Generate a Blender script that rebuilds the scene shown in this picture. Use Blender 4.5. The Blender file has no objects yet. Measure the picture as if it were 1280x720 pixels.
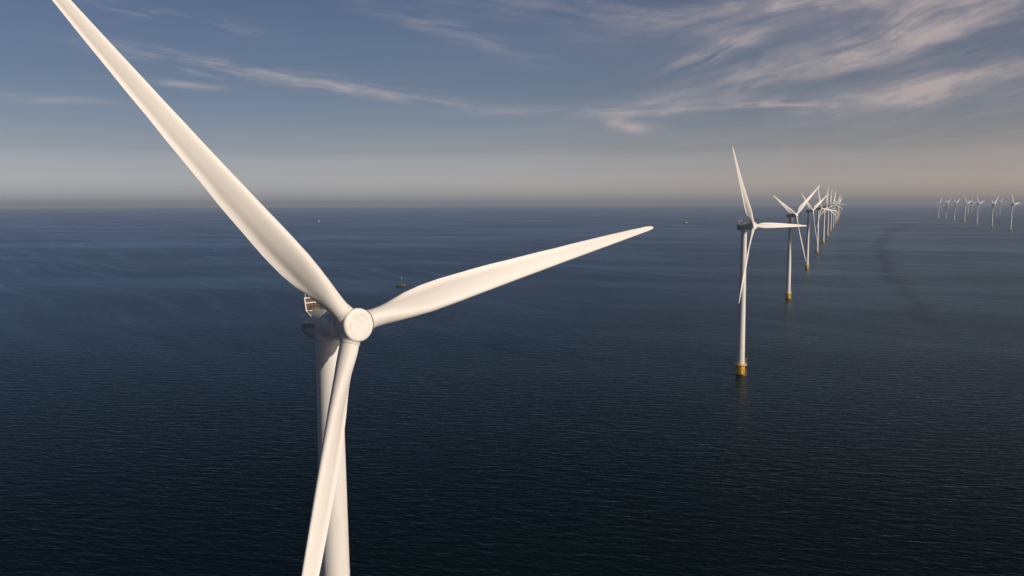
import bpy, bmesh, math, random
from mathutils import Vector, Matrix, noise

rad = math.radians
random.seed(7)
scene = bpy.context.scene
C = scene.collection
EARTH = 7.45e6                      # earth radius with refraction: the sea really curves away


def drop(x, y):
    return -(x * x + y * y) / (2 * EARTH)


# ------------------------------------------------------------------ camera
CAM_H = 110.4
cd = bpy.data.cameras.new("camera")
cam = bpy.data.objects.new("camera", cd)
C.objects.link(cam)
cd.sensor_width = 36.0
cd.lens = 36.0 * 1000.0 / 1280.0
cd.clip_start = 1.0
cd.clip_end = 300000.0
cam.location = (0, 0, CAM_H)
cam.rotation_euler = (Matrix.Rotation(rad(90 - 6.148), 4, 'X') @ Matrix.Rotation(rad(-0.2), 4, 'Z')).to_euler()
scene.camera = cam

# ------------------------------------------------------------------ light
SUN_AZ, SUN_EL = 123.0, 25.0        # compass bearing from +Y clockwise, elevation
sun_dir = Vector((math.sin(rad(SUN_AZ)) * math.cos(rad(SUN_EL)), math.cos(rad(SUN_AZ)) * math.cos(rad(SUN_EL)), math.sin(rad(SUN_EL))))
sl = bpy.data.lights.new("sun", 'SUN')
sl.energy = 3.6
sl.angle = rad(0.5)
sl.color = (1.0, 0.875, 0.725)
so = bpy.data.objects.new("sun", sl)
C.objects.link(so)
so.rotation_euler = sun_dir.to_track_quat('Z', 'Y').to_euler()
so.location = (0, 0, 400)

scene.view_settings.view_transform = 'Standard'
scene.view_settings.look = 'None'
scene.view_settings.exposure = 0.0
scene.view_settings.gamma = 1.0
scene.view_settings.use_curve_mapping = False
scene.cycles.use_denoising = True
try:
    scene.cycles.denoiser = 'OPENIMAGEDENOISE'
except Exception:
    pass
scene.cycles.max_bounces = 6
scene.cycles.volume_bounces = 0


# ------------------------------------------------------------------ node helpers
class NT:
    def __init__(self, tree):
        self.t = tree
        self.n = tree.nodes
        self.l = tree.links

    def new(self, kind, **kw):
        nd = self.n.new(kind)
        for k, v in kw.items():
            setattr(nd, k, v)
        return nd

    def put(self, sock, v):
        if isinstance(v, bpy.types.NodeSocket):
            self.l.new(v, sock)
        elif v is not None:
            sock.default_value = v

    def m(self, op, a, b=None, c=None, clamp=False):
        nd = self.new('ShaderNodeMath', operation=op, use_clamp=clamp)
        self.put(nd.inputs[0], a)
        if b is not None:
            self.put(nd.inputs[1], b)
        if c is not None:
            self.put(nd.inputs[2], c)
        return nd.outputs[0]

    def mix(self, f, a, b, blend='MIX'):
        nd = self.new('ShaderNodeMix', data_type='RGBA', blend_type=blend)
        self.put(nd.inputs[0], f)
        self.put(nd.inputs[6], a)
        self.put(nd.inputs[7], b)
        return nd.outputs[2]

    def noise(self, vec, scale, detail=4, rough=0.55, dist=0.0, out='Fac'):
        nd = self.new('ShaderNodeTexNoise')
        self.put(nd.inputs['Vector'], vec)
        nd.inputs['Scale'].default_value = scale
        nd.inputs['Detail'].default_value = detail
        nd.inputs['Roughness'].default_value = rough
        nd.inputs['Distortion'].default_value = dist
        return nd.outputs[out]

    def mapping(self, vec, loc=(0, 0, 0), rot=(0, 0, 0), scale=(1, 1, 1), kind='POINT'):
        nd = self.new('ShaderNodeMapping', vector_type=kind)
        self.put(nd.inputs['Vector'], vec)
        nd.inputs['Location'].default_value = loc
        nd.inputs['Rotation'].default_value = rot
        nd.inputs['Scale'].default_value = scale
        return nd.outputs[0]

    def ramp(self, f, stops, interp='LINEAR'):
        nd = self.new('ShaderNodeValToRGB')
        cr = nd.color_ramp
        cr.interpolation = interp
        while len(cr.elements) < len(stops):
            cr.elements.new(0.5)
        for e, (p, c) in zip(cr.elements, stops):
            e.position = p
            e.color = c if len(c) == 4 else (*c, 1)
        self.put(nd.inputs[0], f)
        return nd.outputs[0]

    def smooth(self, v, a, b):
        nd = self.new('ShaderNodeMapRange', interpolation_type='SMOOTHSTEP', clamp=True)
        self.put(nd.inputs[0], v)
        nd.inputs[1].default_value = a
        nd.inputs[2].default_value = b
        return nd.outputs[0]

    def combine(self, x, y, z):
        nd = self.new('ShaderNodeCombineXYZ')
        self.put(nd.inputs[0], x)
        self.put(nd.inputs[1], y)
        self.put(nd.inputs[2], z)
        return nd.outputs[0]


# ------------------------------------------------------------------ world: Nishita sky and cirrus
world = bpy.data.worlds.new("World")
scene.world = world
world.use_nodes = True
W = NT(world.node_tree)
W.n.clear()
sky = W.new('ShaderNodeTexSky', sky_type='NISHITA')
sky.sun_disc = False
sky.sun_elevation = rad(SUN_EL)
sky.sun_rotation = rad(SUN_AZ)
sky.altitude = 100
sky.air_density = 1.0
sky.dust_density = 2.5
sky.ozone_density = 2.0
tc = W.new('ShaderNodeTexCoord')
sep = W.new('ShaderNodeSeparateXYZ')
W.put(sep.inputs[0], tc.outputs['Generated'])
az = W.m('MULTIPLY', W.m('ARCTAN2', sep.outputs[0], sep.outputs[1]), 57.29578)
el = W.m('MULTIPLY', W.m('ARCSINE', sep.outputs[2]), 57.29578)
# air: darkened and blued above the view to dim the sea's reflections, a grey dusty layer low down, warmer towards the sun's side
def el_pos(e):
    return (e + 5.0) / 95.0


tint = W.ramp(W.m('DIVIDE', W.m('ADD', el, 5.0), 95.0, clamp=True), [
    (el_pos(-0.3), (3.4, 3.4, 3.9)), (el_pos(0.5), (3.0, 2.98, 3.55)), (el_pos(2.0), (1.75, 1.68, 2.10)), (el_pos(3.6), (1.06, 0.99, 1.17)),
    (el_pos(5.5), (0.80, 0.77, 0.90)), (el_pos(8.0), (0.66, 0.64, 0.73)), (el_pos(13), (0.61, 0.59, 0.68)), (el_pos(16.5), (0.36, 0.44, 0.72)), (el_pos(20), (0.20, 0.27, 0.43)),
    (el_pos(27), (0.04, 0.055, 0.09))])
east = W.smooth(az, -30.0, 38.0)
across = W.ramp(W.m('DIVIDE', W.m('ADD', az, 40.0), 80.0, clamp=True), [
    (0.0, (0.95, 0.93, 0.95)), (0.22, (0.97, 0.95, 0.97)), (0.5, (1.19, 1.13, 1.11)), (1.0, (1.32, 1.14, 1.04))])
tint = W.mix(1.0, tint, across, 'MULTIPLY')
high = W.smooth(el, 13.5, 17.5)
side = W.mix(W.smooth(az, -5.0, 62.0), (0.06, 1.2, 1.95, 1), (2.9, 1.4, 1.05, 1))  # unseen upper sky coloured by side to tint what the sea reflects
tint = W.mix(high, tint, W.mix(1.0, tint, side, 'MULTIPLY'))
# sky outside the view is darkened to cut fill on the turbines' shaded sides
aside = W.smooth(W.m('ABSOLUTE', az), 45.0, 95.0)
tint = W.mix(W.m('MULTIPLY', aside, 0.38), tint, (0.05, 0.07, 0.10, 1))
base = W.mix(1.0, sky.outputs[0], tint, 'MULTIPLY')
ae = W.combine(az, el, 0.0)


# one shared field of slow swirls bends the fibres of every patch of cirrus
warp = W.noise(W.mapping(ae, loc=(1.7, 3.9, 0)), 0.17, 2, 0.5, out='Color')
wv = W.new('ShaderNodeVectorMath', operation='MULTIPLY_ADD')
W.put(wv.inputs[0], warp)
wv.inputs[1].default_value = (3.4, 0.8, 0)
wv.inputs[2].default_value = (-1.7, -0.4, 0)
wadd = W.new('ShaderNodeVectorMath', operation='ADD')
W.put(wadd.inputs[0], ae)
W.put(wadd.inputs[1], wv.outputs[0])
bent = wadd.outputs[0]


def fibres(ang, scale, seed, detail=5):
    return W.noise(W.mapping(bent, loc=(seed * 9, seed * 2.1, seed), rot=(0, 0, rad(ang)), scale=(9.0 / scale, 1.0 / scale, 1), kind='TEXTURE'), 1.0, detail, 0.58, 0.25)


F_down = fibres(-8, 1.7, 3.1, 6)      # strands sinking to the right
F_up = fibres(11, 1.25, 12.7, 6)      # strands climbing to the right
F_flat = fibres(1, 1.9, 8.4, 5)
F_fan = fibres(22, 1.3, 5.2, 5)


def patch(az0, el0, half_len, half_w, ang, fib, lo, hi, amp):
    """a soft elongated area of cirrus filled with fibres"""
    loc = W.mapping(bent, loc=(az0, el0, 0), rot=(0, 0, rad(ang)), scale=(half_len, half_w, 1), kind='TEXTURE')
    ln = W.new('ShaderNodeVectorMath', operation='DOT_PRODUCT')
    W.put(ln.inputs[0], loc)
    W.put(ln.inputs[1], loc)
    mask = W.m('EXPONENT', W.m('MULTIPLY', ln.outputs['Value'], -1.0))
    return W.m('MULTIPLY', W.m('MULTIPLY', W.smooth(fib, lo, hi), mask), amp)


parts = [
    patch(-12.5, 8.0, 9.0, 0.42, -8, F_down, 0.30, 0.60, 1.0),
    patch(-20.5, 8.9, 6.0, 0.5, -6, F_down, 0.36, 0.66, 0.8),
    patch(-22.5, 7.7, 3.0, 0.22, -2, F_flat, 0.30, 0.62, 0.7),
    patch(-31.0, 6.4, 7.0, 0.25, -3, F_flat, 0.30, 0.70, 0.5),
    patch(-22.0, 11.6, 6.0, 0.5, -5, F_down, 0.42, 0.70, 0.45),
    patch(-5.0, 11.9, 6.5, 0.7, -17, F_down, 0.32, 0.74, 0.5),
    patch(8.3, 5.3, 2.0, 0.42, -8, F_down, 0.22, 0.50, 0.95),
    patch(14.0, 6.3, 13.0, 0.5, 0, F_flat, 0.34, 0.66, 0.8),
    patch(26.5, 6.9, 5.5, 0.9, 10, F_up, 0.20, 0.62, 1.0),
    patch(21.0, 8.9, 12.0, 0.75, 11, F_up, 0.24, 0.66, 1.0),
    patch(14.2, 10.1, 3.2, 0.6, 16, F_fan, 0.28, 0.58, 0.9),
    patch(27.0, 11.2, 10.0, 1.1, 16, F_fan, 0.22, 0.66, 0.95),
    patch(24.0, 13.2, 12.0, 1.3, 6, F_up, 0.15, 0.62, 1.0),
    patch(6.0, 13.0, 12.0, 1.2, -6, F_down, 0.30, 0.80, 0.4),
    patch(0.0, 3.2, 45.0, 0.9, 0, F_flat, 0.35, 0.8, 0.3),
    patch(70.0, 16.0, 40.0, 9.0, 10, F_up, 0.40, 0.75, 0.6),
]
cl = parts[0]
for p_ in parts[1:]:
    # screen-like sum keeps overlaps from burning out
    cl = W.m('SUBTRACT', W.m('ADD', cl, p_), W.m('MULTIPLY', cl, p_))
# gaps and thicker knots in the veil
knots = W.noise(W.mapping(bent, loc=(4.0, 9.0, 2.0), rot=(0, 0, rad(8)), scale=(3.4, 1.3, 1), kind='TEXTURE'), 1.0, 4, 0.6)
cl = W.m('MULTIPLY', cl, W.m('MULTIPLY_ADD', W.smooth(knots, 0.36, 0.62), 0.55, 0.50))
cl = W.m('MINIMUM', cl, 0.85)
cloud_col = W.mix(east, (4.7, 4.5, 4.9, 1), (6.1, 5.1, 4.95, 1))
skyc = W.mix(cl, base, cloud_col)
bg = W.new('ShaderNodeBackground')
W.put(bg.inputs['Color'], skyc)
bg.inputs['Strength'].default_value = 0.08
world.cycles.sampling_method = 'MANUAL'
world.cycles.sample_map_resolution = 256
wo = W.new('ShaderNodeOutputWorld')
W.l.new(bg.outputs[0], wo.inputs['Surface'])


# ------------------------------------------------------------------ materials
def material(name):
    m = bpy.data.materials.new(name)
    m.use_nodes = True
    t = NT(m.node_tree)
    return m, t, t.n['Principled BSDF']


def paint(name, col, rough=0.4, vary=0.06, scale=0.6, streaks=False, metallic=0.0):
    m, t, b = material(name)
    co = t.new('ShaderNodeTexCoord').outputs['Object']
    vec = t.mapping(co, scale=(1, 1, 0.12) if streaks else (1, 1, 1))
    f = t.smooth(t.noise(vec, scale, 6, 0.6), 0.35, 0.75)
    d = tuple(c * (1 - vary * w) for c, w in zip(col, (2.0, 2.2, 2.6)))
    t.put(b.inputs['Base Color'], t.mix(f, (*col, 1), (*d, 1)))
    r = t.m('MULTIPLY_ADD', t.noise(co, scale * 3, 3), 0.16, rough - 0.08)
    t.put(b.inputs['Roughness'], r)
    b.inputs['Metallic'].default_value = metallic
    return m


M = {}
M['blade'] = paint('blade_gelcoat', (0.80, 0.785, 0.76), 0.55, 0.05, 0.35, True)
M['tower'] = paint('tower_paint', (0.78, 0.77, 0.75), 0.42, 0.08, 0.35, True)
M['nacelle'] = paint('nacelle_paint', (0.76, 0.755, 0.74), 0.40, 0.04, 0.5)
M['hub'] = paint('hub_paint', (0.80, 0.785, 0.755), 0.45, 0.07, 0.9)
M['seal'] = paint('seal_rubber', (0.05, 0.05, 0.055), 0.6, 0.1, 2.0)
M['collar'] = paint('collar_paint', (0.74, 0.70, 0.64), 0.5, 0.08, 1.5)
M['core'] = paint('cooler_core', (0.10, 0.055, 0.03), 0.55, 0.15, 2.5)
M['frame'] = paint('cooler_frame_paint', (0.78, 0.76, 0.73), 0.4, 0.05, 1.5)
M['letters'] = paint('petrol_lettering', (0.0, 0.06, 0.075), 0.45, 0.05, 1.0)
M['yellow'] = paint('yellow_coating', (0.80, 0.46, 0.03), 0.45, 0.10, 0.5, True)
M['rail'] = paint('yellow_rail', (0.76, 0.58, 0.30), 0.5, 0.1, 1.0)
M['grate'] = paint('platform_grating', (0.66, 0.52, 0.36), 0.7, 0.1, 1.0)
M['dark'] = paint('dark_steel', (0.04, 0.04, 0.045), 0.5, 0.1, 1.0)
M['red'] = paint('red_lens', (0.5, 0.03, 0.02), 0.25, 0.05, 1.0)
M['hull'] = paint('varnished_hull', (0.20, 0.065, 0.025), 0.35, 0.15, 0.8)
M['hull_dark'] = paint('dark_hull', (0.035, 0.022, 0.02), 0.4, 0.1, 0.8)
M['deck'] = paint('deck_planks', (0.45, 0.26, 0.12), 0.6, 0.12, 1.0)
M['green'] = paint('green_canvas', (0.015, 0.20, 0.085), 0.8, 0.12, 0.8)
M['mast'] = paint('mast_wood', (0.22, 0.13, 0.10), 0.5, 0.1, 1.0)
M['canvas'] = paint('white_canvas', (0.78, 0.78, 0.78), 0.8, 0.05, 1.0)
M['boat_white'] = paint('boat_white', (0.75, 0.74, 0.72), 0.4, 0.05, 0.6)
M['boat_red'] = paint('boat_red', (0.42, 0.06, 0.045), 0.4, 0.1, 0.6)
M['glass'] = paint('cabin_glass', (0.02, 0.025, 0.03), 0.1, 0.05, 1.0)


def transition_material():
    m, t, b = material('transition_coating')
    co = t.new('ShaderNodeTexCoord').outputs['Object']
    s = t.new('ShaderNodeSeparateXYZ')
    t.put(s.inputs[0], co)
    f = t.smooth(t.noise(t.mapping(co, scale=(1, 1, 0.15)), 1.2, 6, 0.65), 0.45, 0.8)
    col = t.mix(f, (0.95, 0.62, 0.08, 1), (0.80, 0.48, 0.055, 1))
    edge = t.m('ADD', s.outputs[2], t.m('MULTIPLY', t.noise(co, 1.3, 4), -1.1))
    wet = t.smooth(edge, 0.9, 0.0)                       # splash zone: a band of growth at the waterline
    col = t.mix(wet, col, (0.035, 0.03, 0.018, 1))
    t.put(b.inputs['Base Color'], col)
    b.inputs['Roughness'].default_value = 0.45
    return m


M['transition'] = transition_material()


def water_material():
    m, t, b = material('sea_water')
    co = t.new('ShaderNodeTexCoord').outputs['Object']
    # long lanes of rougher and smoother water, drawn out by wind and current
    warp = t.noise(t.mapping(co, scale=(0.0016, 0.0016, 1)), 1.0, 3, 0.5, out='Color')
    wv = t.new('ShaderNodeVectorMath', operation='MULTIPLY_ADD')
    t.put(wv.inputs[0], warp)
    wv.inputs[1].default_value = (260, 260, 0)
    t.put(wv.inputs[2], co)
    lane = t.noise(t.mapping(wv.outputs[0], rot=(0, 0, rad(-52)), scale=(520, 26, 1), kind='TEXTURE'), 1.0, 4, 0.6)
    lane2 = t.noise(t.mapping(wv.outputs[0], loc=(30, 80, 0), rot=(0, 0, rad(-14)), scale=(1100, 150, 1), kind='TEXTURE'), 1.0, 4, 0.55)
    patch = t.noise(t.mapping(wv.outputs[0], scale=(0.003, 0.003, 1)), 1.0, 4, 0.6)
    calm = t.m('ADD', t.m('MULTIPLY', t.smooth(lane, 0.46, 0.80), 0.6),
               t.m('ADD', t.m('MULTIPLY', t.smooth(lane2, 0.42, 0.7), 0.4), t.m('MULTIPLY', t.smooth(patch, 0.4, 0.7), 0.3)))
    # an old wake runs beside the turbine row: a long ruffled band
    sx_ = t.new('ShaderNodeSeparateXYZ')
    t.put(sx_.inputs[0], co)
    off = t.m('ADD', t.m('MULTIPLY_ADD', sx_.outputs[1], -0.43, -53.0), sx_.outputs[0])
    off = t.m('ADD', off, t.m('MULTIPLY_ADD', t.noise(t.mapping(co, scale=(0.004, 0.004, 1)), 1.0, 3), 70.0, -35.0))
    bend = t.m('MULTIPLY_ADD', sx_.outputs[1], 0.001, -1.5)
    off = t.m('SUBTRACT', off, t.m('MULTIPLY', t.m('MULTIPLY', bend, bend), 38.0))
    off = t.m('DIVIDE', off, t.m('MULTIPLY_ADD', sx_.outputs[1], 0.006, 7.0))
    band = t.m('EXPONENT', t.m('MULTIPLY', t.m('MULTIPLY', off, off), -1.0))
    band = t.m('MULTIPLY', band, t.m('MULTIPLY', t.smooth(sx_.outputs[1], 520.0, 800.0), t.smooth(sx_.outputs[1], 5000.0, 2500.0)))
    calm = t.m('MULTIPLY_ADD', band, -0.30, calm)
    # waves: a swell train, wind chop and ripples
    w1 = t.noise(t.mapping(co, rot=(0, 0, rad(-9)), scale=(11, 3.9, 1), kind='TEXTURE'), 1.0, 2, 0.5, 0.4)
    w2 = t.noise(t.mapping(co, rot=(0, 0, rad(-24)), scale=(4.2, 1.6, 1), kind='TEXTURE'), 1.0, 3, 0.55, 0.3)
    w3 = t.noise(t.mapping(co, rot=(0, 0, rad(32)), scale=(1.3, 0.65, 1), kind='TEXTURE'), 1.0, 3, 0.6, 0.2)
    h = t.m('ADD', t.m('MULTIPLY', w1, 0.72), t.m('ADD', t.m('MULTIPLY', w2, 0.52), t.m('MULTIPLY', w3, 0.15)))
    bump = t.new('ShaderNodeBump')
    t.put(bump.inputs['Height'], h)
    bump.inputs['Distance'].default_value = 1.0
    t.put(bump.inputs['Strength'], t.m('MULTIPLY_ADD', calm, -0.28, 0.68))
    # body colour below, a slightly tinted mirror above, shared out by Fresnel (seen through a polarising filter)
    t.n.remove(b)
    dif = t.new('ShaderNodeBsdfDiffuse')
    dif.inputs['Color'].default_value = (0.0002, 0.0062, 0.0078, 1)
    glo = t.new('ShaderNodeBsdfGlossy')
    glo.inputs['Color'].default_value = (0.69, 0.87, 0.95, 1)
    t.put(glo.inputs['Roughness'], t.m('MULTIPLY_ADD', calm, -0.06, 0.33))
    fr = t.new('ShaderNodeFresnel')
    fr.inputs['IOR'].default_value = 1.09
    t.put(fr.inputs['Normal'], bump.outputs[0])
    t.put(glo.inputs['Normal'], bump.outputs[0])
    mx = t.new('ShaderNodeMixShader')
    # slicks mirror more of the sky, ruffled water less
    t.put(mx.inputs[0], t.m('MULTIPLY', fr.outputs[0], t.m('MULTIPLY_ADD', calm, 0.42, 0.84)))
    t.l.new(dif.outputs[0], mx.inputs[1])
    t.l.new(glo.outputs[0], mx.inputs[2])
    t.l.new(mx.outputs[0], t.n['Material Output'].inputs['Surface'])
    return m


M['water'] = water_material()


# ------------------------------------------------------------------ mesh helpers
def obj(name, bm, mat, parent=None, smooth=True, angle=40):
    me = bpy.data.meshes.new(name)
    bmesh.ops.recalc_face_normals(bm, faces=bm.faces[:])
    bm.to_mesh(me)
    bm.free()
    for p in me.polygons:
        p.use_smooth = smooth
    if smooth:
        try:
            me.set_sharp_from_angle(angle=rad(angle))
        except Exception:
            pass
    me.materials.append(mat)
    o = bpy.data.objects.new(name, me)
    C.objects.link(o)
    if parent is not None:
        o.parent = parent
    return o


def empty(name, loc=(0, 0, 0), rz=0.0):
    o = bpy.data.objects.new(name, None)
    o.empty_display_size = 2
    o.location = loc
    o.rotation_euler = (0, 0, rz)
    C.objects.link(o)
    return o


def tag(o, label, cat, group=None, kind=None):
    o['label'] = label
    o['category'] = cat
    if group:
        o['group'] = group
    if kind:
        o['kind'] = kind
    return o


def loft(bm, rings, cap0=True, cap1=True):
    vs = [[bm.verts.new(p) for p in r] for r in rings]
    n = len(rings[0])
    for a, b in zip(vs, vs[1:]):
        for i in range(n):
            j = (i + 1) % n
            bm.faces.new((a[i], a[j], b[j], b[i]))
    if cap0:
        bm.faces.new(list(reversed(vs[0])))
    if cap1:
        bm.faces.new(vs[-1])
    return vs


def revolve(bm, prof, seg=48, axis='Z', cap0=True, cap1=True, mat=None):
    """prof: (radius, height) pairs, turned about the axis"""
    rings = []
    for r, h in prof:
        ring = []
        for i in range(seg):
            a = 2 * math.pi * i / seg
            x, y = r * math.cos(a), r * math.sin(a)
            p = Vector((x, y, h)) if axis == 'Z' else Vector((x, h, y))
            ring.append(mat @ p if mat else p)
        rings.append(ring)
    loft(bm, rings, cap0, cap1)


def box(bm, c, s, mat=None, bevel=0.0):
    r = bmesh.ops.create_cube(bm, size=1.0)
    vs = r['verts']
    for v in vs:
        v.co = Vector((v.co.x * s[0], v.co.y * s[1], v.co.z * s[2]))
    if bevel:
        es = list({e for v in vs for e in v.link_edges})
        bv = bmesh.ops.bevel(bm, geom=es, offset=bevel, segments=2, affect='EDGES')
        vs = list({v for f in bv['faces'] for v in f.verts} | {v for v in vs if v.is_valid})
    for v in vs:
        v.co = v.co + Vector(c)
        if mat:
            v.co = mat @ v.co


def tube(bm, pts, r, seg=8, closed=False):
    pts = [Vector(p) for p in pts]
    rings = []
    n = len(pts)
    for i, p in enumerate(pts):
        if closed:
            d = pts[(i + 1) % n] - pts[i - 1]
        else:
            d = pts[min(i + 1, n - 1)] - pts[max(i - 1, 0)]
        d.normalize()
        up = Vector((0, 0, 1)) if abs(d.z) < 0.9 else Vector((1, 0, 0))
        a = d.cross(up).normalized()
        b = d.cross(a).normalized()
        rr = r[i] if isinstance(r, (list, tuple)) else r
        rings.append([p + (a * math.cos(2 * math.pi * k / seg) + b * math.sin(2 * math.pi * k / seg)) * rr for k in range(seg)])
    if closed:
        rings.append(rings[0])
        vs = [[bm.verts.new(q) for q in rg] for rg in rings[:-1]]
        vs.append(vs[0])
        for a, b in zip(vs, vs[1:]):
            for i in range(seg):
                j = (i + 1) % seg
                bm.faces.new((a[i], a[j], b[j], b[i]))
    else:
        loft(bm, rings)


def lerp_table(tab, x):
    if x <= tab[0][0]:
        return tab[0][1]
    for (a, va), (b, vb) in zip(tab, tab[1:]):
        if x <= b:
            f = (x - a) / (b - a)
            f = f * f * (3 - 2 * f) * 0.5 + f * 0.5
            return va + (vb - va) * f
    return tab[-1][1]


# ------------------------------------------------------------------ sea
def build_sea():
    bm = bmesh.new()
    seg = 160
    radii = [0.0]
    r = 12.0
    while r < 62000:
        radii.append(r)
        r *= 1.075
        r = max(r, radii[-1] + 6)
    c = bm.verts.new((0, 0, 0))
    prev = None
    for r in radii[1:]:
        ring = [bm.verts.new((r * math.cos(2 * math.pi * i / seg), r * math.sin(2 * math.pi * i / seg), -r * r / (2 * EARTH))) for i in range(seg)]
        for i in range(seg):
            j = (i + 1) % seg
            if prev is None:
                bm.faces.new((c, ring[i], ring[j]))
            else:
                bm.faces.new((prev[i], ring[i], ring[j], prev[j]))
        prev = ring
    o = obj('sea', bm, M['water'], angle=180)
    o['kind'] = 'structure'
    return o


build_sea()


# ------------------------------------------------------------------ haze
def build_haze():
    bm = bmesh.new()
    box(bm, (0, 0, (165 - 262) / 2), (124600, 124600, 165 + 262))
    m = bpy.data.materials.new('haze_air')
    m.use_nodes = True
    t = NT(m.node_tree)
    t.n.clear()
    v = t.new('ShaderNodeVolumePrincipled')
    v.inputs['Color'].default_value = (0.55, 0.645, 0.81, 1)
    v.inputs['Density'].default_value = 4.2e-5
    v.inputs['Anisotropy'].default_value = 0.0
    out = t.new('ShaderNodeOutputMaterial')
    t.l.new(v.outputs[0], out.inputs['Volume'])
    o = obj('haze', bm, m, smooth=False)
    o['kind'] = 'stuff'
    return o


HAZE = True
if HAZE:
    build_haze()

# ------------------------------------------------------------------ wind turbine
HUB_Z = 95.0
OVERHANG = 6.37
TILT = rad(5.5)
CONE = rad(4.0)
BL = 53.8

CHORD = [(2.3, 2.42), (3.6, 2.42), (5.0, 2.72), (6.6, 3.2), (8.6, 3.75), (11, 4.08), (14, 4.08), (20, 3.66), (28, 2.95), (36, 2.28), (43, 1.72), (49, 1.15), (52.4, 0.78), (53.4, 0.52), (53.8, 0.22)]
THICK = [(2.3, 1.0), (3.6, 0.99), (5.0, 0.84), (6.6, 0.62), (8.6, 0.46), (11, 0.37), (14, 0.32), (20, 0.26), (28, 0.22), (36, 0.19), (54, 0.17)]
TWIST = [(2.3, 34), (8.6, 33), (14, 28), (20, 21), (28, 14.5), (36, 11.5), (45, 9.0), (54, 8.0)]
ROUND = [(2.3, 1.0), (3.4, 1.0), (6.0, 0.55), (9.0, 0.12), (12, 0.0)]
AXIS = [(2.3, 0.5), (3.6, 0.5), (9.0, 0.42), (14, 0.39), (22, 0.36), (54, 0.32)]
PREBEND = 0.6


def naca(x, t):
    return 5 * t * (0.2969 * math.sqrt(max(x, 0)) - 0.126 * x - 0.3516 * x * x + 0.2843 * x ** 3 - 0.1036 * x ** 4)


def blade_section(r, n=44):
    c, tk, tw, rd, ax = (lerp_table(t, r) for t in (CHORD, THICK, TWIST, ROUND, AXIS))
    pts = []
    for i in range(n):
        th = 2 * math.pi * i / n                      # 0 = trailing edge, pi = leading edge
        x = 0.5 * (1 + math.cos(th))
        s = 1 if th < math.pi else -1                 # + suction side, - pressure side
        yt = naca(x, tk) * (1 - 0.25 * x * x)
        camber = 0.155 * x ** 1.6 * (1 - x) * 2.0 * min(1.0, 0.45 + tk)
        ya = camber + s * yt
        if s < 0:                                     # hollow towards the trailing edge on the pressure side
            ya += 0.03 * math.exp(-((x - 0.80) / 0.14) ** 2)
        yc = 0.5 * math.sin(th) * tk
        y = ya * (1 - rd) + yc * rd
        pts.append((((ax - x) * c), y * c))           # +X towards the leading edge
    out = []
    ct, st = math.cos(rad(tw)), math.sin(rad(tw))
    off = -math.sin(CONE) * r - PREBEND * (r / BL) ** 2.5
    for lx, ly in pts:
        out.append(Vector((lx * ct + ly * st, -lx * st + ly * ct + off, r)))
    return out


def blade_bm():
    bm = bmesh.new()
    rs = [2.3, 2.8, 3.4, 4.2, 5, 5.8, 6.6, 7.6, 8.6, 9.8, 11, 12.5, 14, 16, 18, 20, 22.5, 25, 28, 31, 34, 37, 40, 43, 46, 49, 51, 52.4, 53, 53.4, 53.65, 53.8]
    loft(bm, [blade_section(r) for r in rs])
    return bm


def frame_obj(name, parent, hub, ph):
    pass


def place(o, origin, X, Y, Z):
    m = Matrix((X, Y, Z)).transposed().to_4x4()
    m.translation = origin
    o.matrix_local = m


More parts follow.
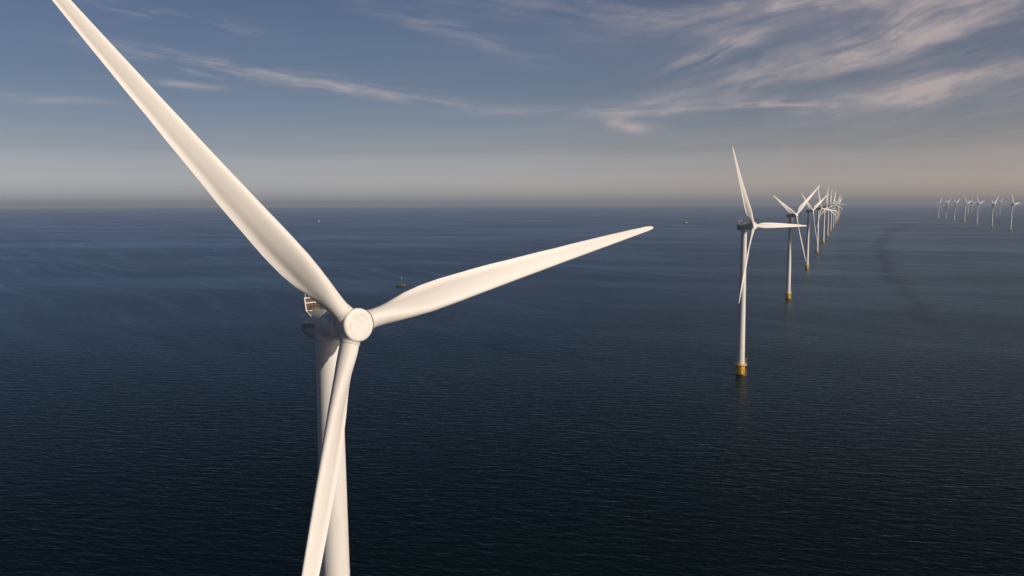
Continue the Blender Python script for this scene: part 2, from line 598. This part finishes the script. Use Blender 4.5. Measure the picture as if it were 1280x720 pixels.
def build_turbine():
    root = empty('wind_turbine')
    # --- tower: three tapering cans with faint flange joints
    bm = bmesh.new()
    z0, z1, r0, r1 = 7.36, 92.4, 2.50, 1.66
    prof = []
    joints = (30.0, 60.0)
    zs = [z0] + [z0 + (z1 - z0) * k / 14 for k in range(1, 14)] + [z1]
    for j in joints:
        zs += [j - 0.06, j - 0.03, j + 0.03, j + 0.06]
    for z in sorted(zs):
        r = r0 + (r1 - r0) * (z - z0) / (z1 - z0)
        if any(abs(z - j) < 0.045 for j in joints):
            r += 0.035
        prof.append((r, z))
    revolve(bm, prof, 64)
    tower = obj('tower', bm, M['tower'], root)
    bm = bmesh.new()
    box(bm, (0, -2.47, 8.9), (1.0, 0.12, 2.3), Matrix.Rotation(rad(60), 4, 'Z'), 0.05)
    obj('door', bm, M['nacelle'], tower)
    # --- transition piece
    bm = bmesh.new()
    revolve(bm, [(2.72, -6), (2.72, 6.6), (2.80, 6.75), (2.80, 7.5), (2.72, 7.9), (2.62, 8.41)], 64)
    tp = obj('transition_piece', bm, M['transition'], root)
    tp.scale.z = 0.88
    bm = bmesh.new()
    revolve(bm, [(2.80, 7.62), (3.95, 7.62), (3.98, 7.65), (3.98, 7.92), (3.95, 7.95), (2.70, 7.95)], 48, cap0=False, cap1=False)
    for k in range(12):
        a = 2 * math.pi * k / 12
        tube(bm, [(2.7 * math.cos(a), 2.7 * math.sin(a), 6.5), (3.8 * math.cos(a), 3.8 * math.sin(a), 7.6)], 0.08, 6)
    obj('platform', bm, M['grate'], tp)
    bm = bmesh.new()
    for z, rr in ((9.1, 0.05), (8.55, 0.04)):
        tube(bm, [(3.88 * math.cos(2 * math.pi * k / 40), 3.88 * math.sin(2 * math.pi * k / 40), z) for k in range(40)], rr, 6, True)
    for k in range(20):
        a = 2 * math.pi * k / 20
        tube(bm, [(3.88 * math.cos(a), 3.88 * math.sin(a), 7.9), (3.88 * math.cos(a), 3.88 * math.sin(a), 9.1)], 0.045, 6)
    revolve(bm, [(3.86, 7.94), (3.90, 7.94), (3.90, 8.2), (3.86, 8.2)], 40, cap0=False, cap1=False)
    obj('railing', bm, M['rail'], tp)
    A = Matrix.Rotation(rad(-58), 4, 'Z')
    bm = bmesh.new()
    for s in (-0.28, 0.28):
        tube(bm, [A @ Vector((3.3, s, -1.5)), A @ Vector((3.3, s, 7.6))], 0.05, 6)
    for k in range(28):
        z = -1.3 + k * 0.31
        tube(bm, [A @ Vector((3.3, -0.28, z)), A @ Vector((3.3, 0.28, z))], 0.025, 5)
    obj('ladder', bm, M['rail'], tp)
    for s in (-1, 1):
        bm = bmesh.new()
        tube(bm, [A @ Vector((2.7, s * 0.95, 5.4)), A @ Vector((3.75, s * 0.95, 4.9)), A @ Vector((3.8, s * 0.95, 4.4)), A @ Vector((3.8, s * 0.95, -1.8))], 0.17, 8)
        tube(bm, [A @ Vector((2.7, s * 0.95, 1.8)), A @ Vector((3.8, s * 0.95, 1.8))], 0.12, 8)
        obj('fender', bm, M['yellow'], tp)
    bm = bmesh.new()
    B = Matrix.Rotation(rad(8), 4, 'Z')
    tube(bm, [B @ Vector((3.55, 0, 7.9)), B @ Vector((3.55, 0, 11.4))], 0.16, 8)
    tube(bm, [B @ Vector((3.55, 0, 11.2)), B @ Vector((4.1, 0.6, 12.3)), B @ Vector((5.0, 1.6, 12.5))], 0.11, 8)
    tube(bm, [B @ Vector((5.0, 1.6, 12.5)), B @ Vector((5.0, 1.6, 10.6))], 0.03, 5)
    obj('davit_crane', bm, M['yellow'], tp)
    # --- nacelle, built along local +Y (downwind) with the hub centre at the origin
    nac_bm = bmesh.new()
    prof = [(1.70, 1.75), (1.95, 1.80), (2.08, 1.95), (2.15, 2.2), (2.15, 4.3), (2.12, 4.40), (2.02, 4.45), (2.02, 4.60), (2.10, 4.66), (2.14, 4.8), (2.14, 8.3), (2.12, 9.1), (2.04, 9.8), (1.88, 10.35), (1.60, 10.8), (1.15, 11.1), (0.55, 11.22)]
    revolve(nac_bm, prof, 64, axis='Y')
    nac = obj('nacelle', nac_bm, M['nacelle'], root, angle=50)
    bm = bmesh.new()
    revolve(bm, [(1.72, -2.75), (1.72, -2.2), (1.85, -2.05), (1.85, -1.2)], 48, mat=Matrix.Translation((0, OVERHANG, 0)))
    obj('yaw_ring', bm, M['nacelle'], nac)
    # upright radiator standing across the tail
    cool = bmesh.new()
    lean = Matrix.Translation((0, 8.7, 0.75)) @ Matrix.Rotation(rad(-8), 4, 'X')
    w, h = 1.78, 2.95
    for s in (-1, 1):
        box(cool, (s * w, 0, h / 2), (0.15, 0.4, h), lean, 0.03)
    for z in (1.15, 2.2, h - 0.07):
        box(cool, (0, 0, z), (2 * w - 0.15, 0.3, 0.11), lean, 0.02)
    cf = obj('cooler_frame', cool, M['frame'], nac, angle=30)
    for z, hh in ((1.675, 0.92), (2.55, 0.62)):
        bm = bmesh.new()
        box(bm, (0, 0.05, z), (2 * w - 0.24, 0.16, hh), lean)
        for k in range(26):
            box(bm, (-w + 0.2 + k * (2 * w - 0.4) / 25, -0.045, z), (0.04, 0.05, hh - 0.04), lean)
        obj('cooler_panel', bm, M['core'], nac, smooth=False)
    # tapering brackets that carry the radiator on the drum's shoulders
    for s in (-1, 1):
        bm = bmesh.new()
        pr = [(7.2, 1.05), (8.75, 0.6), (8.95, 1.9), (8.7, 1.9)]
        loft(bm, [[(s * (w - 0.06), y, z) for y, z in pr], [(s * (w + 0.06), y, z) for y, z in pr]])
        obj('cooler_bracket', bm, M['frame'], nac, smooth=False)
    for s in (-1, 1):
        bm = bmesh.new()
        for z in (2.5, 2.9):
            tube(bm, [(s * 0.85, 5.2, z), (s * 0.85, 8.3, z)], 0.035, 6)
        for y in (5.2, 6.2, 7.2, 8.3):
            tube(bm, [(s * 0.85, y, 1.93), (s * 0.85, y, 2.9)], 0.035, 6)
        obj('roof_railing', bm, M['dark'], nac)
    bm = bmesh.new()
    box(bm, (0, 6.6, 2.14), (1.1, 1.5, 0.14), None, 0.03)
    obj('roof_hatch', bm, M['nacelle'], nac)
    for s in (-1, 1):
        bm = bmesh.new()
        tube(bm, [lean @ Vector((s * 1.5, 0.1, h - 0.1)), lean @ Vector((s * 1.5, 0.1, h + 1.1))], 0.04, 6)
        tube(bm, [lean @ Vector((s * 1.5 - 0.3, 0.1, h + 1.1)), lean @ Vector((s * 1.5 + 0.3, 0.1, h + 1.1))], 0.05, 6)
        obj('wind_sensor', bm, M['frame'], nac)
    bm = bmesh.new()
    revolve(bm, [(0.16, 0), (0.18, 0.3), (0.10, 0.42)], 16, mat=lean @ Matrix.Translation((0, 0, h + 0.02)))
    obj('warning_lamp', bm, M['red'], nac)
    # lettering on both flanks, wrapped on the drum
    cu = bpy.data.curves.new('lettering', 'FONT')
    cu.body = 'SIEMENS'
    cu.size = 1.0
    cu.extrude = 0.0
    cu.space_character = 1.08
    cu.resolution_u = 3
    tmp = bpy.data.objects.new('lettering', cu)
    C.objects.link(tmp)
    dg = bpy.context.evaluated_depsgraph_get()
    dg.update()
    tme = bpy.data.meshes.new_from_object(tmp.evaluated_get(dg))
    C.objects.unlink(tmp)
    bpy.data.objects.remove(tmp)
    xs = [v.co.x for v in tme.vertices]
    tw = max(xs) - min(xs)
    x_lo = min(xs)
    for side in (-1, 1):
        sub = bmesh.new()
        sub.from_mesh(tme)
        bmesh.ops.subdivide_edges(sub, edges=[e for e in sub.edges if e.calc_length() > 0.25], cuts=2)
        for v in sub.verts:
            q = (v.co.x - x_lo) / tw
            # side -1 faces local -X (its reader sees the tail on the left)
            y = 9.6 - 3.7 * q if side < 0 else 5.9 + 3.7 * q
            a = (v.co.y - 0.35) * 0.95 / 2.15 - 0.02
            rr = 2.165 - max(0.0, y - 8.5) ** 2 * 0.06
            v.co = Vector((side * rr * math.cos(a), y, rr * math.sin(a)))
        obj('lettering', sub, M['letters'], nac, smooth=False)
        lm = bmesh.new()
        # round arc mark near the tail, around the first letter
        n = 26
        prev = None
        for k in range(n + 1):
            th = rad(70 + 220 * k / n)
            pr = []
            for R_ in (1.02, 1.2):
                yy = 9.4 + (R_ * -math.cos(th)) * 0.8
                zz = R_ * math.sin(th) * 0.95
                a = zz / 2.15
                taper = 2.168 - max(0.0, yy - 8.5) ** 2 * 0.06
                pr.append(lm.verts.new((side * taper * math.cos(a), yy, taper * math.sin(a))))
            if prev:
                lm.faces.new((prev[0], prev[1], pr[1], pr[0]))
            prev = pr
        obj('emblem', lm, M['letters'], nac, smooth=False)
    # --- hub: rounded drum on the same axis, front face towards local -Y
    bm = bmesh.new()
    prof = [(1.55, 1.74), (1.75, 1.60), (1.85, 1.2), (1.93, 0.5), (2.0, 0.0), (2.07, -0.6), (2.13, -0.95), (2.13, -1.2), (2.09, -1.36), (2.0, -1.47), (1.82, -1.525)]
    g = []
    for rr in (1.30, 0.42):
        g += [(rr + 0.035, -1.535), (rr + 0.02, -1.50), (rr - 0.02, -1.50), (rr - 0.035, -1.535)]
    prof += g + [(0.05, -1.55)]
    revolve(bm, prof, 72, axis='Y')
    hub = obj('hub', bm, M['hub'], root, angle=50)
    for k in range(3):
        a = 2 * math.pi * k / 3
        bm = bmesh.new()
        revolve(bm, [(1.50, 0.9), (1.42, 1.5), (1.33, 1.95), (1.31, 2.14)], 48)
        o = obj('root_socket', bm, M['hub'], hub)
        o.rotation_euler = (0, a, 0)
        bm = bmesh.new()
        revolve(bm, [(1.235, 2.10), (1.235, 2.23)], 48)
        o = obj('root_seal', bm, M['seal'], hub)
        o.rotation_euler = (0, a, 0)
    # --- blades
    for k in range(3):
        b = obj('blade', blade_bm(), M['blade'], root, angle=60)
        bm = bmesh.new()
        revolve(bm, [(1.215, 2.18), (1.285, 2.185), (1.30, 2.2), (1.30, 2.40), (1.285, 2.44), (1.20, 2.46)], 48, mat=Matrix.Translation((0, -math.sin(CONE) * 2.3, 0)))
        obj('root_collar', bm, M['collar'], b)
    return root


def kids(o):
    return [c for c in bpy.data.objects if c.parent == o]


def copy_tree(o, parent=None):
    c = o.copy()
    C.objects.link(c)
    c.parent = parent
    for ch in kids(o):
        copy_tree(ch, c)
    return c


def base_name(o):
    return o.name.split('.')[0]


def pose(root, x, y, yaw_deg, ph_deg, lean=(1.3, 1.3, 1.3)):
    """stand the turbine at x, y; yaw turns the rotor; ph is the angle of the first blade seen from the front"""
    root.location = (x, y, drop(x, y))
    a = rad(yaw_deg)
    n = Vector((math.sin(a) * math.cos(TILT), -math.cos(a) * math.cos(TILT), math.sin(TILT)))
    u = Vector((math.cos(a), math.sin(a), 0))
    v = n.cross(u)
    if v.z < 0:
        v = -v
    hc = Vector((math.sin(a) * OVERHANG, -math.cos(a) * OVERHANG, HUB_Z))
    bi = 0
    ph = rad(ph_deg)
    for ch in kids(root):
        bn = base_name(ch)
        if bn == 'nacelle':
            place(ch, hc, u, -n, v)
        elif bn in ('hub', 'blade'):
            p = ph + bi * rad(120) if bn == 'blade' else ph
            er = u * math.cos(p) + v * math.sin(p)
            et = u * math.sin(p) - v * math.cos(p)
            L = rad(lean[bi]) if bn == 'blade' else 0.0     # blades flex a little differently on each machine
            place(ch, hc, et, -n * math.cos(L) + er * math.sin(L), er * math.cos(L) + n * math.sin(L))
            if bn == 'blade':
                bi += 1


proto = build_turbine()
ROW = 'turbines in the long row'
SIDE = 'turbines in the separate row at right'
FAR = 'faint turbines far behind the right row'
sx, sy = 165.49, 393.42
x2, y2 = 145.5, 501.9
long_row = [
    (-24.40, 104.90, 42.0, 131.3, 'huge white wind turbine in the foreground, two of its blades cut off by the frame'),
    (x2, y2, 40.5, 118.3, 'white wind turbine with a level blade to the right, next behind the huge foreground one'),
    (x2 + sx, y2 + sy, 38.5, 36.9, 'white wind turbine with a Y-shaped rotor, third from the front of the long row'),
    (x2 + 2 * sx, y2 + 2 * sy, 43.2, 28.9, 'white wind turbine on a yellow base, fourth from the front of the long row'),
    (x2 + 3 * sx, y2 + 3 * sy, 41, 112, 'white wind turbine with one blade leaning left, fifth from the front of the long row'),
    (x2 + 4 * sx, y2 + 4 * sy, 41, 86, 'white wind turbine with an upright blade, sixth from the front of the long row'),
    (x2 + 5 * sx, y2 + 5 * sy, 41, 84, 'white wind turbine with an upright blade, seventh from the front of the long row'),
    (x2 + 6 * sx, y2 + 6 * sy, 41, 70, 'white wind turbine, eighth from the front of the long row'),
    (x2 + 7 * sx, y2 + 7 * sy, 41, 100, 'small distant wind turbine, ninth from the front of the long row'),
    (x2 + 8 * sx, y2 + 8 * sy, 41, 55, 'small distant wind turbine, tenth from the front of the long row'),
    (x2 + 9 * sx, y2 + 9 * sy, 41, 35, 'small distant wind turbine, third from the far end of the long row'),
    (x2 + 10 * sx, y2 + 10 * sy, 41, 60, 'small distant wind turbine, last but one at the far end of the long row'),
    (x2 + 11 * sx, y2 + 11 * sy, 41, 110, 'smallest wind turbine, last at the far end of the long row'),
]
r2 = (1785.0, 2869.0)
q2 = (151.0, 366.0)
names = ['nearest wind turbine of the right row, standing nearest the frame edge',
         'second nearest wind turbine of the right row, one blade pointing up right',
         'third nearest wind turbine of the right row, counted from the frame edge',
         'middle wind turbine of the right row, fourth from its near end',
         'hazy wind turbine of the right row, third from its far left end',
         'hazy wind turbine of the right row, second from its far left end',
         'faintest wind turbine of the right row, standing at its far left end']
phs = [128, 162, 136, 134, 150, 153, 172]
right_row = [(r2[0] + k * q2[0], r2[1] + k * q2[1], 41, phs[k], names[k]) for k in range(7)]


def at_bearing(px, depth):
    return ((px - 640) / 1000.0 * depth, depth)


far_row = [
    (*at_bearing(1208.0, 6150), 41, 20, 'very faint far turbine, left one of a close pair behind the right row'),
    (*at_bearing(1212.5, 6000), 41, 0, 'faint far turbine, right one of a close pair behind the right row'),
    (*at_bearing(1247.5, 5900), 41, 45, 'faint far turbine behind the two nearest turbines of the right row'),
    (*at_bearing(1279.0, 5800), 41, 75, 'faint far turbine at the right frame edge, beyond the nearest of the right row'),
]
first = True
for rows, grp in ((long_row, ROW), (right_row, SIDE), (far_row, FAR)):
    for x, y, yaw, ph, label in rows:
        t = proto if first else copy_tree(proto)
        first = False
        pose(t, x, y, yaw, ph, (-1.0, -0.5, 3.2) if t is proto else (1.3, 1.3, 1.3))
        tag(t, label, 'wind turbine', grp)


# ------------------------------------------------------------------ boats
def hull_bm(L, Bm, D, sheer=0.5, sink=0.5):
    """boat hull along +X (bow), deck edge at height D above the water"""
    bm = bmesh.new()
    rings = []
    n = 14
    for i in range(n + 1):
        f = i / n
        x = (f - 0.5) * L
        w = Bm / 2 * (1 - max(0, (f - 0.55) / 0.45) ** 2.2) * (0.78 + 0.22 * min(1, f / 0.25))
        w = max(w, 0.04)
        top = D + sheer * (2 * f - 0.8) ** 2
        rings.append([(x, -w, top), (x, -w * 0.97, top * 0.5), (x, -w * 0.75, -sink * 0.6), (x, 0, -sink), (x, w * 0.75, -sink * 0.6), (x, w * 0.97, top * 0.5), (x, w, top), (x, w * 0.9, top - 0.12), (x, -w * 0.9, top - 0.12)])
    loft(bm, rings)
    return bm


def sailing_boat(x, y, rz):
    r = tag(empty('sailing_boat', (x, y, drop(x, y)), rz), 'brown sailing boat with bare mast and green cover, trailing a wake', 'boat')
    obj('hull', hull_bm(11.6, 3.8, 1.3), M['hull'], r, angle=50)
    bm = bmesh.new()
    revolve(bm, [(0.02, 0)], 4) if False else None
    bm.free()
    bm = bmesh.new()
    box(bm, (1.6, 0, 1.75), (3.2, 2.3, 0.9), None, 0.12)
    cab = obj('cabin', bm, M['deck'], r)
    for s in (-1, 1):
        bm = bmesh.new()
        box(bm, (1.6, s * 1.151, 1.85), (2.2, 0.03, 0.32), None)
        obj('window', bm, M['glass'], cab, smooth=False)
    bm = bmesh.new()
    rings = []
    for i in range(9):
        xx = -4.6 + i * 0.62
        rings.append([(xx, 1.5 * math.cos(math.pi * k / 10), 1.55 + 1.15 * math.sin(math.pi * k / 10)) for k in range(11)])
    loft(bm, rings)
    obj('spray_cover', bm, M['green'], r)
    bm = bmesh.new()
    tube(bm, [(1.0, 0, 1.2), (1.0, 0, 12.6)], [0.14, 0.08], 10)
    mast = obj('mast', bm, M['mast'], r)
    bm = bmesh.new()
    tube(bm, [(1.0, 0, 10.0), (1.03, 0, 10.4), (1.03, 0, 11.7), (1.0, 0, 12.1)], [0.1, 0.3, 0.3, 0.1], 10)
    obj('furled_flag', bm, M['canvas'], mast)
    bm = bmesh.new()
    tube(bm, [(0.9, 0, 3.1), (-4.4, 0, 3.3)], 0.09, 8)
    obj('boom', bm, M['mast'], r)
    bm = bmesh.new()
    for p in ((5.6, 0, 1.9), (1.0, 1.85, 1.4), (1.0, -1.85, 1.4), (-5.6, 0, 1.7)):
        tube(bm, [(1.0, 0, 12.2), p], 0.025, 5)
    obj('rigging', bm, M['dark'], r)
    bm = bmesh.new()
    tube(bm, [(4.6, 0, 2.05), (5.2, 0, 2.25), (5.9, 0, 2.3)], [0.42, 0.5, 0.3], 10)
    obj('furled_jib', bm, M['canvas'], r)
    return r


def motor_vessel(x, y, rz, L, label):
    r = tag(empty('motor_vessel', (x, y, drop(x, y)), rz), label, 'boat')
    obj('hull', hull_bm(L, L * 0.24, L * 0.09, L * 0.03, 1.0), M['boat_red'], r, angle=50)
    bm = bmesh.new()
    box(bm, (-L * 0.16, 0, L * 0.15), (L * 0.42, L * 0.18, L * 0.13), None, 0.2)
    c = obj('cabin', bm, M['boat_white'], r)
    bm = bmesh.new()
    box(bm, (L * 0.0, 0, L * 0.25), (L * 0.16, L * 0.15, L * 0.08), None, 0.2)
    w = obj('wheelhouse', bm, M['boat_white'], r)
    bm = bmesh.new()
    box(bm, (L * 0.006, 0, L * 0.262), (L * 0.162, L * 0.152, L * 0.025), None)
    obj('window', bm, M['glass'], w, smooth=False)
    bm = bmesh.new()
    tube(bm, [(-L * 0.1, 0, L * 0.2), (-L * 0.1, 0, L * 0.42)], 0.15, 8)
    obj('mast', bm, M['dark'], r)
    return r


def yacht(x, y, rz, label):
    r = tag(empty('yacht', (x, y, drop(x, y)), rz), label, 'boat')
    obj('hull', hull_bm(10, 3.2, 1.2), M['boat_white'], r, angle=50)
    bm = bmesh.new()
    a, b, c = (1.0, 0.0, 12.0), (1.0, 0.0, 2.0), (-3.8, 0.7, 2.2)
    fr = [Vector(a), Vector(b), Vector((-1.4, 0.55, 2.05)), Vector(c), Vector((-1.3, 0.5, 7.0))]
    loft(bm, [[p + Vector((0, -0.03, 0)) for p in fr], [p + Vector((0, 0.03, 0)) for p in fr]])
    obj('sail', bm, M['canvas'], r, smooth=False)
    bm = bmesh.new()
    tube(bm, [(1.06, 0, 1.0), (1.06, 0, 12.5)], 0.08, 8)
    obj('mast', bm, M['boat_white'], r)
    return r


bx, by = -147.0, 1050.0
sailing_boat(bx, by, rad(-8))
motor_vessel(885.0, 4080.0, rad(176), 27.0, 'red hulled vessel with white cabin, far out left of the long row')
yacht(-1120.0, 4660.0, rad(20), 'tiny white sailing yacht close to the horizon, behind the raised blade')


# wake of the sailing boat: a lane of foam and smoothed water left on the surface
def wake(x, y, rz, length):
    m, t, b = material('wake_foam')
    co = t.new('ShaderNodeTexCoord').outputs['Object']
    s = t.new('ShaderNodeSeparateXYZ')
    t.put(s.inputs[0], co)
    n1 = t.noise(t.mapping(co, scale=(0.06, 0.5, 1)), 1.0, 5, 0.6)
    fade = t.m('MULTIPLY', t.smooth(s.outputs[0], -length, -length * 0.25), t.smooth(s.outputs[0], -6.0, -22.0))
    half = t.m('MULTIPLY_ADD', s.outputs[0], -0.035, 1.6)
    edge = t.smooth(t.m('DIVIDE', t.m('ABSOLUTE', s.outputs[1]), half), 1.0, 0.2)
    alpha = t.m('MULTIPLY', t.m('MULTIPLY', fade, edge), t.m('MULTIPLY', t.smooth(n1, 0.40, 0.7), 0.24))
    t.put(b.inputs['Base Color'], (0.6, 0.62, 0.62, 1))
    b.inputs['Roughness'].default_value = 0.8
    t.put(b.inputs['Alpha'], alpha)
    bm = bmesh.new()
    n = 24
    rows = []
    for i in range(n + 1):
        lx = -length * i / n
        hw = 2.2 - lx * 0.036
        row = []
        for s_ in (-1, -0.33, 0.33, 1):
            X = x + lx * math.cos(rz) - s_ * hw * math.sin(rz)
            Y = y + lx * math.sin(rz) + s_ * hw * math.cos(rz)
            row.append(bm.verts.new((lx, s_ * hw, drop(X, Y) - drop(x, y) + 0.05)))
        rows.append(row)
    for a_, b_ in zip(rows, rows[1:]):
        for k in range(3):
            bm.faces.new((a_[k], a_[k + 1], b_[k + 1], b_[k]))
    o = obj('boat_wake', bm, m)
    o.location = (x, y, drop(x, y))
    o.rotation_euler = (0, 0, rz)
    o['kind'] = 'stuff'
    o['label'] = 'pale wake on the water behind the brown sailing boat'
    return o


wake(bx, by, rad(6), 190.0)
